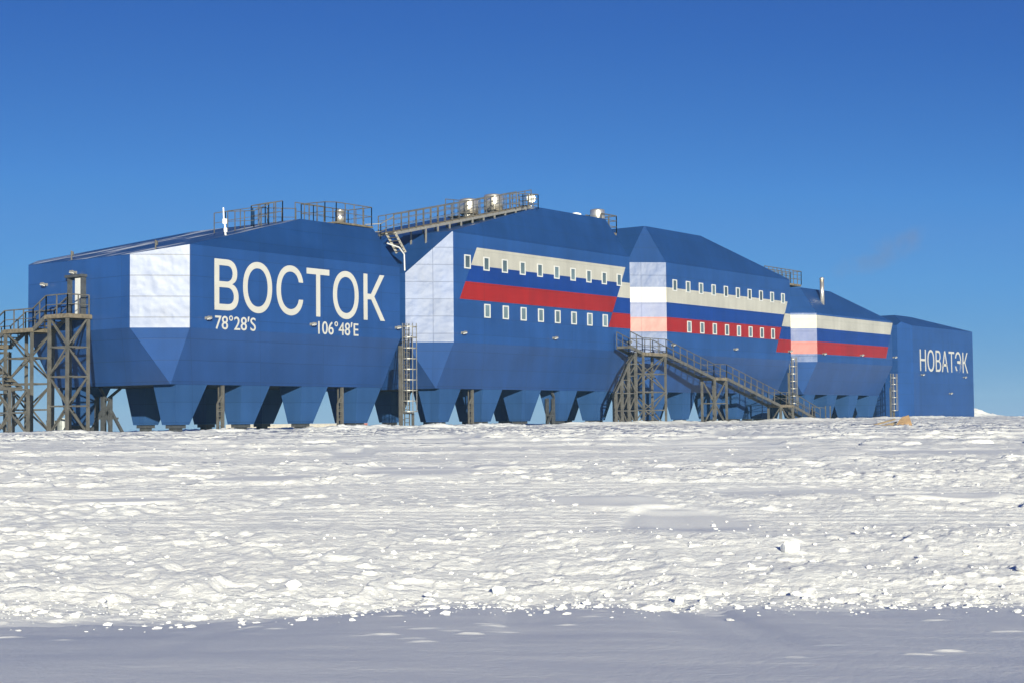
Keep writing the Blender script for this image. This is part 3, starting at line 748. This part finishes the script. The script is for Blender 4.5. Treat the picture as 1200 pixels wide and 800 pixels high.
# ------------------------------------------------------------------ roof equipment
def rp(x0, p, q, dz=0.0): return Vector((x0+p, q, H(roof_z(x0, p, q)+dz)))
def roof_rail(root, x0, path, **k):
    b = MB(); rail_path(b, [rp(x0, *a) for a in path], **k); return b.build('roof_railing', MT['steel'], root)
def drum(root, x0, p, q, r, h, dz=0.2, mat='inox', cap=True):
    c = rp(x0, p, q, dz)
    b = MB(); b.tube(c, c+Vector((0,0,h)), r, 24); b.tube(c+Vector((0,0,h)), c+Vector((0,0,h+0.10)), r*1.04, 24, r*0.9)
    o = b.build('vent_drum', MT[mat], root)
    m = MB(); m.tube(c-Vector((0,0,dz+0.05)), c-Vector((0,0,0.003)), r*0.75, 16); m.build('stand', MT['dark'], root).parent = o
    for pl in o.data.polygons: pl.use_smooth = len(pl.vertices) == 4
    return o
# nearest building
b = MB(); rail_path(b, [(4.63, 3.0, H(11.7)), (5.55, 3.0, H(11.9)), (8.0, 3.0, H(12.2)), (9.3, 3.0, H(12.75))], h=1.25, step=0.85, r=0.026, post=0.045); b.build('roof_railing', MT['steel'], A)
b = MB(); rail_path(b, [(7.8, 5.2, H(12.4)), (10.0, 5.2, H(12.85)), (14.0, 5.2, H(13.2))], h=1.2, step=1.3, r=0.026, post=0.045); b.build('roof_railing', MT['steel'], A)
b = MB(); rail_path(b, [(9.3, 3.0, H(12.7)), (10.55, 3.0, H(13.0)), (10.55, 4.6, H(13.0)), (9.3, 4.6, H(12.7)), (9.3, 3.0, H(12.7))], h=1.35, step=0.7, r=0.026, post=0.05); b.build('roof_railing', MT['steel'], A)
b = MB(); rail_path(b, [(11.3, 2.6, H(13.15)), (13.0, 2.6, H(13.15)), (14.0, 2.6, H(13.15))], h=1.15, step=0.85, r=0.026, post=0.045); b.build('roof_railing', MT['steel'], A)
b = MB(); rail_path(b, [(14.2, 2.7, H(13.35)), (15.3, 2.7, H(13.45)), (18.85, 2.7, H(13.45)), (18.85, 4.9, H(13.45)), (14.2, 4.9, H(13.4)), (14.2, 2.7, H(13.35))], h=1.3, step=0.8, r=0.028, post=0.05); b.build('roof_railing', MT['steel'], A)
b = MB(); b.box((15.2, 2.6, H(TA+0.16)), (18.9, 5.0, H(TA+0.28))); b.build('roof_deck', MT['grate'], A)
drum(A, X_A, 16.4, 3.4, 0.33, 0.85, dz=0.28)
c = rp(X_A, 4.3, 1.55); b = MB(); b.tube(c-Vector((0,0,0.3)), c+Vector((-0.22,0,1.0)), 0.035, 8); b.tube(c+Vector((-0.22,0,1.0)), c+Vector((-0.25,0,1.65)), 0.04, 8); b.build('vent_pipe', MT['white'], A)
b = MB(); b.tube(c+Vector((0.1,0.2,0.0)), c+Vector((0.05,0.2,0.75)), 0.05, 8); b.tube(c+Vector((0.05,0.2,0.72)), c+Vector((0.0,0.15,1.0)), 0.15, 12); b.tube(c+Vector((0.12,0.2,0.2)), c+Vector((0.1,0.2,0.45)), 0.11, 10); b.build('beacon', MT['white'], A)
for p, q in ((-1.2, 1.6), (-2.1, 8.2)):
    c = rp(X_A, p, q); b = MB(); b.tube(c-Vector((0,0,0.05)), c+Vector((0,0,0.55)), 0.05, 6); b.tube(c+Vector((0.05,0,0.25)), c+Vector((0.05,0,0.5)), 0.1, 6); b.build('roof_vent', MT['steel'], A)
# white drain pipe at the right end of the nearest building
pts = [(LA-0.9, 0.35, 12.0), (LA-0.1, -0.05, 11.75), (LA+0.35, -0.12, 11.3), (LA+0.42, -0.1, 10.2)]
b = MB()
for p, q in zip(pts[:-1], pts[1:]): b.tube((p[0], p[1], H(p[2])), (q[0], q[1], H(q[2])), 0.05, 8)
b.build('drain_pipe', MT['frame'], A)
# walkway climbing the roof of the second building
wp = [(-4.1, 13.12), (12.2, 16.68)]
hw = lambda p: float(np.interp(p, [a[0] for a in wp], [a[1] for a in wp]))
fr = MB(); dk = MB()
for y in (2.0, 3.4):
    (p, h), (p2, h2) = wp; fr.bar((X_B+p, y, H(h-0.12)), (X_B+p2, y, H(h2-0.12)), 0.08, 0.18)
(p, h), (p2, h2) = wp; dk.bar((X_B+p, 2.7, H(h)), (X_B+p2, 2.7, H(h2)), 1.31, 0.05)
for k in range(10):
    p = -0.6 + k*1.35
    for y in (2.0, 3.4): fr.bar((X_B+p, y, H(roof_z(X_B, p, y)-0.05)), (X_B+p, y, H(hw(p)-0.1)), 0.1)
fr.build('walkway_frame', MT['bright'], B); dk.build('walkway_deck', MT['grate'], B)
for y in (1.98, 3.42):
    b = MB(); rail_path(b, [(X_B+p, y, H(h)) for p, h in wp], h=1.22, step=0.82, mids=(0.35, 0.7), post=0.055, r=0.03); b.build('roof_railing', MT['steel'], B)
b = MB(); x0 = X_B-4.1
for y in (1.9, 2.7): b.bar((x0, y, H(13.1)), (x0+0.55, y-0.5, H(11.7)), 0.07, 0.16)
for k in range(6): t = (k+0.5)/6; b.bar((x0+0.55*t, 1.86-0.5*t, H(13.1-1.4*t)), (x0+0.55*t, 2.74-0.5*t, H(13.1-1.4*t)), 0.18, 0.05)
b.build('roof_ladder', MT['steel'], B)
b = MB(); rail_path(b, [(x0-1.6, 3.2, H(12.5)), (x0-0.9, 2.4, H(12.55)), (x0, 1.98, H(13.1))], h=1.1, step=0.8, r=0.028, post=0.05); b.build('roof_railing', MT['steel'], B)
b = MB(); b.box((X_B+5.0, 3.5, H(15.25)), (X_B+11.2, 4.6, H(15.33)))
for p in (5.3, 8.1, 10.9):
    for y in (3.6, 4.5): b.bar((X_B+p, y, H(roof_z(X_B, p, y)-0.05)), (X_B+p, y, H(15.25)), 0.1)
b.build('equipment_frame', MT['dark'], B)
b = MB(); rail_path(b, [(X_B+5.2, 4.9, H(15.4)), (X_B+7.2, 4.9, H(15.5)), (X_B+12.2, 4.9, H(16.3))], h=1.3, step=1.0, r=0.026, post=0.045); b.build('roof_railing', MT['steel'], B)
b = MB(); rail_path(b, [(X_B+9.4, 1.98, H(16.1)), (X_B+10.6, 1.6, H(16.25)), (X_B+12.6, 1.6, H(16.4)), (X_B+12.6, 3.42, H(16.4))], h=1.15, step=0.8, mids=(0.35, 0.7), post=0.055, r=0.03); b.build('roof_railing', MT['steel'], B)
def drum_at(root, x, y, z, r, h, mat='inox'):
    b = MB(); n = 28
    prof = [(r*0.9, 0), (r, 0.06), (r, h-0.10), (r*0.93, h-0.02), (r*0.5, h+0.05), (0.02, h+0.08)]
    vs = [(x+a*math.cos(2*math.pi*k/n), y+a*math.sin(2*math.pi*k/n), z+c) for a, c in prof for k in range(n)]
    fs = [(i*n+k, i*n+(k+1) % n, (i+1)*n+(k+1) % n, (i+1)*n+k) for i in range(len(prof)-1) for k in range(n)]
    b.add(vs, fs); o = b.build('vent_drum', MT[mat], root, smooth=True)
    return o
drum_at(B, 31.2, 3.9, H(15.6), 0.72, 1.15); drum_at(B, 34.3, 3.9, H(16.15), 0.74, 1.28)
for k, (x, z) in enumerate(((31.2, 15.6), (34.3, 16.15))):
    b = MB(); b.tube((x, 3.9, H(z-0.75)), (x, 3.9, H(z-0.002)), 0.42, 14); b.tube((x-0.1, 2.75, H(z-0.65)), (x-0.1, 2.9, H(z-0.15)), 0.28, 12); b.build('drum_stand', MT['bright'], B)
b = MB(); c = Vector((38.3, 3.2, H(17.5))); b.tube(c-Vector((0,0,1.2)), c, 0.05, 6); b.tube(c+Vector((-0.05,-0.05,0)), c+Vector((0.08,0.08,0.02)), 0.36, 16); b.build('dish_antenna', MT['white'], B)
roof_rail(B, X_B, [(13.0, 4.6), (16.5, 4.6)], h=0.55, step=1.6, r=0.02, mids=(), post=0.035)
drum_at(B, 45.2, 3.6, H(16.72), 0.45, 0.33, 'white'); drum_at(B, 49.0-0.9, 3.4, H(16.72), 0.63, 0.92)
b = MB(); x0, x1, z = X_B+LB-0.2, X_B+LB+2.1, H(15.75)
b.box((x0, 2.6, z-0.2), (x1, 4.2, z)); b.build('roof_deck', MT['grate'], B)
b = MB(); rail_path(b, [(x0, 2.6, z), (x1, 2.6, z), (x1, 4.2, z), (x0, 4.2, z)], h=1.45, step=1.0, mids=(0.35, 0.7), post=0.065, r=0.04); b.build('roof_railing', MT['steel'], B)
# bridge between third and fourth building, chimney and the last handrail
b = MB(); x0, x1, z = X_C+LB-0.2, X_D+2.0, H(13.55); b.box((x0, 2.6, z-0.2), (x1, 3.8, z)); b.build('roof_deck', MT['grate'], D)
b = MB()
for y in (2.6, 3.8): rail_path(b, [(x0, y, z), (x1, y, z)], h=1.35, step=0.9, mids=(0.35, 0.7), post=0.06, r=0.035)
rail_path(b, [(x1, 2.6, z), (x1, 3.8, z)], h=1.35, step=1.0, post=0.06); b.build('roof_railing', MT['steel'], D)
c = Vector((X_D+3.35, 0.95, H(11.35)))
b = MB(); b.tube(c, c+Vector((0,0,2.7)), 0.22, 16); b.tube(c+Vector((0,0,2.76)), c+Vector((0,0,2.95)), 0.3, 16, 0.1); b.tube(c+Vector((0,0,2.6)), c+Vector((0,0,2.8)), 0.12, 8); b.build('chimney_pipe', MT['inox'], D, smooth=True)
roof_rail(D, X_D, [(12.5, 4.5), (15.2, 4.5), (19.2, 4.5)], h=0.9, step=1.5, mids=())

# ------------------------------------------------------------------ small things on the snow
def on_ground(o, x, y, dz=0.0): o.location = (x, y, gz(x, y)+dz)
def steel_drum(x, y, label, h=1.5, r=0.55):
    b = MB(); b.tube((0,0,0), (0,0,h), r, 20)
    for z in (h*0.33, h*0.66, h-0.03): b.tube((0,0,z-0.03), (0,0,z+0.03), r*1.04, 20)
    o = b.build('steel_drum', MT['drum'], None); on_ground(o, x, y, -0.03); tag(o, label, 'drum', 'grey drums under the left staircase')
steel_drum(-1.3, 9.9, 'right of two grey drums standing under the left staircase', 1.25, 0.40)
steel_drum(-1.0, 11.4, 'left of two grey drums standing under the left staircase', 1.15, 0.40)
b = MB(); b.box((-0.9,-0.6,0), (0.9,0.6,0.75))
for z in (0.12, 0.4, 0.66): b.box((-0.93,-0.63,z-0.05), (0.93,0.63,z+0.05))
o = b.build('wooden_crate', MT['crate'], None); o.location = (8.2, 20.5, H(-0.98)); tag(o, 'brownish crate seen under the lettered building beyond its left legs', 'crate')
def container(x, y, mat, label, L=6.0, h=1.8):
    b = MB(); n = int(L/0.3)
    b.box((0, 0.06, 0), (L, 2.4, h))
    for k in range(n): b.box((k*0.3+0.03, 0, 0.1), (k*0.3+0.18, 0.057, h-0.1))
    b.box((0, -0.02, h-0.099), (L, 0.055, h)); b.box((0,-0.02,0), (L,0.055,0.099))
    o = b.build('cargo_container', MT[mat], None); o.location = (x, y, H(-0.22)-h); tag(o, label, 'container', 'low ribbed containers behind the station')
xs = 74.5
for k, (mat, lab) in enumerate((('container', 'leftmost pale ribbed container glimpsed beneath the lettered building'), ('container', 'pale ribbed container second from left beneath the lettered building'),
                                ('container', 'pale ribbed container third from left beneath the lettered building'), ('container_red', 'faded red ribbed container right of the pale ones under the first building'))):
    container(xs+k*6.3, 75+k*0.3, mat, lab)
# plywood and planks near the far end
def chunk_at(d, s): return CX+d*fwd0.x+s*rgt0.x, CY+d*fwd0.y+s*rgt0.y
def rv(r, f, u): return Vector((r*rgt0.x+f*fwd0.x, r*rgt0.y+f*fwd0.y, u))
b = MB()
b.prism([rv(-0.336,0.000,0.094), rv(0.096,-0.120,-0.039), rv(0.272,-0.080,0.172), rv(0.288,0.040,0.562), rv(-0.016,0.120,0.452), rv(-0.176,0.080,0.312)], rv(0.02,0.05,0.01))
b.prism([rv(0.240,-0.096,0.000), rv(0.496,0.040,-0.062), rv(0.384,0.096,0.328), rv(0.296,0.064,0.577)], rv(0.024,0.048,0.000))
b.prism([rv(-0.400,-0.040,0.016), rv(0.080,-0.176,-0.039), rv(0.000,-0.080,0.195), rv(-0.280,0.000,0.156)], rv(0.01,0.05,0.02))
o = b.build('plywood_sheet', MT['wood'], None); x, y = chunk_at(78, 19.45); on_ground(o, x, y, 0.03); tag(o, 'broken tan plywood sheet standing on the snow at the far right', 'plywood')
for (s_, dr, du, lab) in ((18.15, 1.15, 0.30, 'longest weathered plank leaning against the plywood sheet'), (18.2, 1.2, 0.06, 'weathered plank lying flat left of the plywood sheet'), (18.6, 0.7, 0.16, 'short weathered plank between the flat plank and the plywood sheet')):
    b = MB(); b.bar((0,0,0.06), rv(dr, 0.15, 0.06+du), 0.14, 0.07); o = b.build('wooden_plank', MT['plank'], None); x, y = chunk_at(78.3+du*2, s_); on_ground(o, x, y, 0.02); tag(o, lab, 'plank', 'planks by the plywood sheet')

# ------------------------------------------------------------------ broken snow
def lump_mesh(seed, n=2):
    rnd = random.Random(seed); bm = bmesh.new(); bmesh.ops.create_icosphere(bm, subdivisions=n, radius=1)
    cuts = [(Vector((rnd.uniform(-1,1), rnd.uniform(-1,1), rnd.uniform(-1,1))).normalized(), rnd.uniform(0.45, 0.8)) for _ in range(9)]
    for v in bm.verts:
        for c, d in cuts:
            e = v.co.dot(c)-d
            if e > 0: v.co -= c*e
        v.co *= 1+rnd.uniform(-0.06, 0.06)
        v.co.z *= 0.75
    me = bpy.data.meshes.new('snow_block'); bm.to_mesh(me); bm.free(); me.materials.append(MT['snow_lump'])
    return me
LUMPS = [lump_mesh(k) for k in range(8)]
def ds(d, s): return CX+d*fwd0.x+s*rgt0.x, CY+d*fwd0.y+s*rgt0.y
def block(d, s, r, label, k, group=None, sink=0.35):
    x, y = ds(d, s); o = bpy.data.objects.new('snow_block', LUMPS[k % 8]); COL.objects.link(o)
    o.location = (x, y, gz(x, y)+r*(0.62-sink)); o.rotation_euler = (random.uniform(-.3,.3), random.uniform(-.3,.3), random.uniform(0,6.28))
    r *= 0.85
    o.scale = (r*random.uniform(.85,1.25), r*random.uniform(.8,1.1), r*random.uniform(.75,1.1))
    tag(o, label, 'snow block', group)
block(17.9, 3.15, 0.175, 'largest snow block standing on the rough bank right of centre', 0)
block(14.2, 0.42, 0.075, 'lone small snow lump on the shaded foreground near the centre', 1)
block(14.9, 1.55, 0.09, 'snow lump at the shadow edge right of the centre', 2)
block(15.3, 2.75, 0.10, 'snow lump at the shadow edge below the largest block', 3)
block(16.2, 5.3, 0.15, 'chunky snow block near the right frame edge', 5)
block(15.6, -0.15, 0.11, 'broad snow block on the bank edge at the centre', 6)
block(15.8, -2.2, 0.11, 'broad snow block on the bank edge left of the centre', 7)
def crumbs():
    """countless small clods along the bank edge and over the cut up snow: one stuff object"""
    rnd = random.Random(3); vs, fs = [], []
    base = lump_mesh(21, 1); bv = np.array([v.co[:] for v in base.vertices]); bf = [tuple(p.vertices) for p in base.polygons]
    N = 2600; P = []
    for i in range(N):
        u = rnd.random()
        if u < 0.55: d = 14.25 + abs(rnd.gauss(0, 0.75)); s = rnd.uniform(-5.6, 6.2)
        elif u < 0.64: d = 14.3 - abs(rnd.gauss(0, 0.8)); s = rnd.uniform(-5.2, 5.8)
        else:
            d = 15 + 40*rnd.random()**1.8; s = rnd.uniform(-0.36, 0.37)*d
        r = 0.009 + 0.04*rnd.random()**5 + (0.0003*(d-14))
        if i >= 2400: d = 15.1+5.5*rnd.random()**1.3; s = -2.5+9.5*rnd.random()**0.8; r = 0.012+0.03*rnd.random()**2
        P.append((d, s, r))
    P = np.array(P); X = CX+P[:,0]*fwd0.x+P[:,1]*rgt0.x; Y = CY+P[:,0]*fwd0.y+P[:,1]*rgt0.y; Z, _ = ground(X, Y)
    o = 0
    for i in range(N):
        r = P[i,2]; a = rnd.uniform(0, 6.28); ca, sa = math.cos(a), math.sin(a)
        q = bv*np.array([r*rnd.uniform(.8,1.6), r*rnd.uniform(.7,1.2), r*(rnd.uniform(.4,.9) if i < 2400 else rnd.uniform(.9,1.4))])
        q = np.stack([q[:,0]*ca-q[:,1]*sa+X[i], q[:,0]*sa+q[:,1]*ca+Y[i], q[:,2]+Z[i]+r*0.12], 1)
        vs += q.tolist(); fs += [tuple(k+o for k in f) for f in bf]; o += len(bv)
    me = bpy.data.meshes.new('snow_crumbs'); me.from_pydata(vs, [], fs); me.materials.append(MT['snow_lump'])
    ob = bpy.data.objects.new('snow_crumbs', me); COL.objects.link(ob); ob['kind'] = 'stuff'
    ob['label'] = 'scattered crumbs of broken snow over the rough bank'; ob['category'] = 'snow'
crumbs()

# faint brownish smoke drifting right from the chimney pipe
def smoke():
    bm = bmesh.new(); bmesh.ops.create_icosphere(bm, subdivisions=3, radius=1)
    for v in bm.verts: v.co = Vector((v.co.x*6.5, v.co.y*2.0, v.co.z*1.9))
    me = bpy.data.meshes.new('smoke'); bm.to_mesh(me); bm.free()
    o = bpy.data.objects.new('smoke', me); COL.objects.link(o)
    base = Vector((X_D+3.35, 0.95, H(14.1)))
    ax = Vector((rgt0.x, rgt0.y, 0.42)).normalized()
    o.matrix_world = Matrix.Translation(base + ax*7.0) @ ax.to_track_quat('X', 'Z').to_matrix().to_4x4()
    m = bpy.data.materials.new('thin_smoke'); m.use_nodes = True; n = m.node_tree.nodes; l = m.node_tree.links
    n.remove(n['Principled BSDF']); v = n.new('ShaderNodeVolumePrincipled'); l.new(v.outputs[0], n['Material Output'].inputs['Volume'])
    v.inputs['Color'].default_value = (0.42, 0.36, 0.32, 1); v.inputs['Anisotropy'].default_value = 0.0
    tc = n.new('ShaderNodeTexCoord'); nz = n.new('ShaderNodeTexNoise'); nz.inputs['Scale'].default_value = 0.45; nz.inputs['Detail'].default_value = 3
    l.new(tc.outputs['Object'], nz.inputs['Vector'])
    mp = n.new('ShaderNodeMapping'); mp.inputs['Scale'].default_value = (1/6.5, 1/2.0, 1/1.9); l.new(tc.outputs['Object'], mp.inputs[0])
    ln = n.new('ShaderNodeVectorMath'); ln.operation = 'LENGTH'; l.new(mp.outputs[0], ln.inputs[0])
    r1 = n.new('ShaderNodeMapRange'); l.new(ln.outputs['Value'], r1.inputs[0]); r1.inputs[1].default_value = 1.0; r1.inputs[2].default_value = 0.2; r1.inputs[3].default_value = 0; r1.inputs[4].default_value = 1
    r2 = n.new('ShaderNodeMapRange'); l.new(nz.outputs['Fac'], r2.inputs[0]); r2.inputs[1].default_value = 0.42; r2.inputs[2].default_value = 0.7; r2.inputs[3].default_value = 0; r2.inputs[4].default_value = 0.20
    ml = n.new('ShaderNodeMath'); ml.operation = 'MULTIPLY'; l.new(r1.outputs[0], ml.inputs[0]); l.new(r2.outputs[0], ml.inputs[1]); l.new(ml.outputs[0], v.inputs['Density'])
    me.materials.append(m); o['kind'] = 'stuff'; o['label'] = 'faint brownish smoke drifting right from the thin chimney pipe'; o['category'] = 'smoke'
smoke()
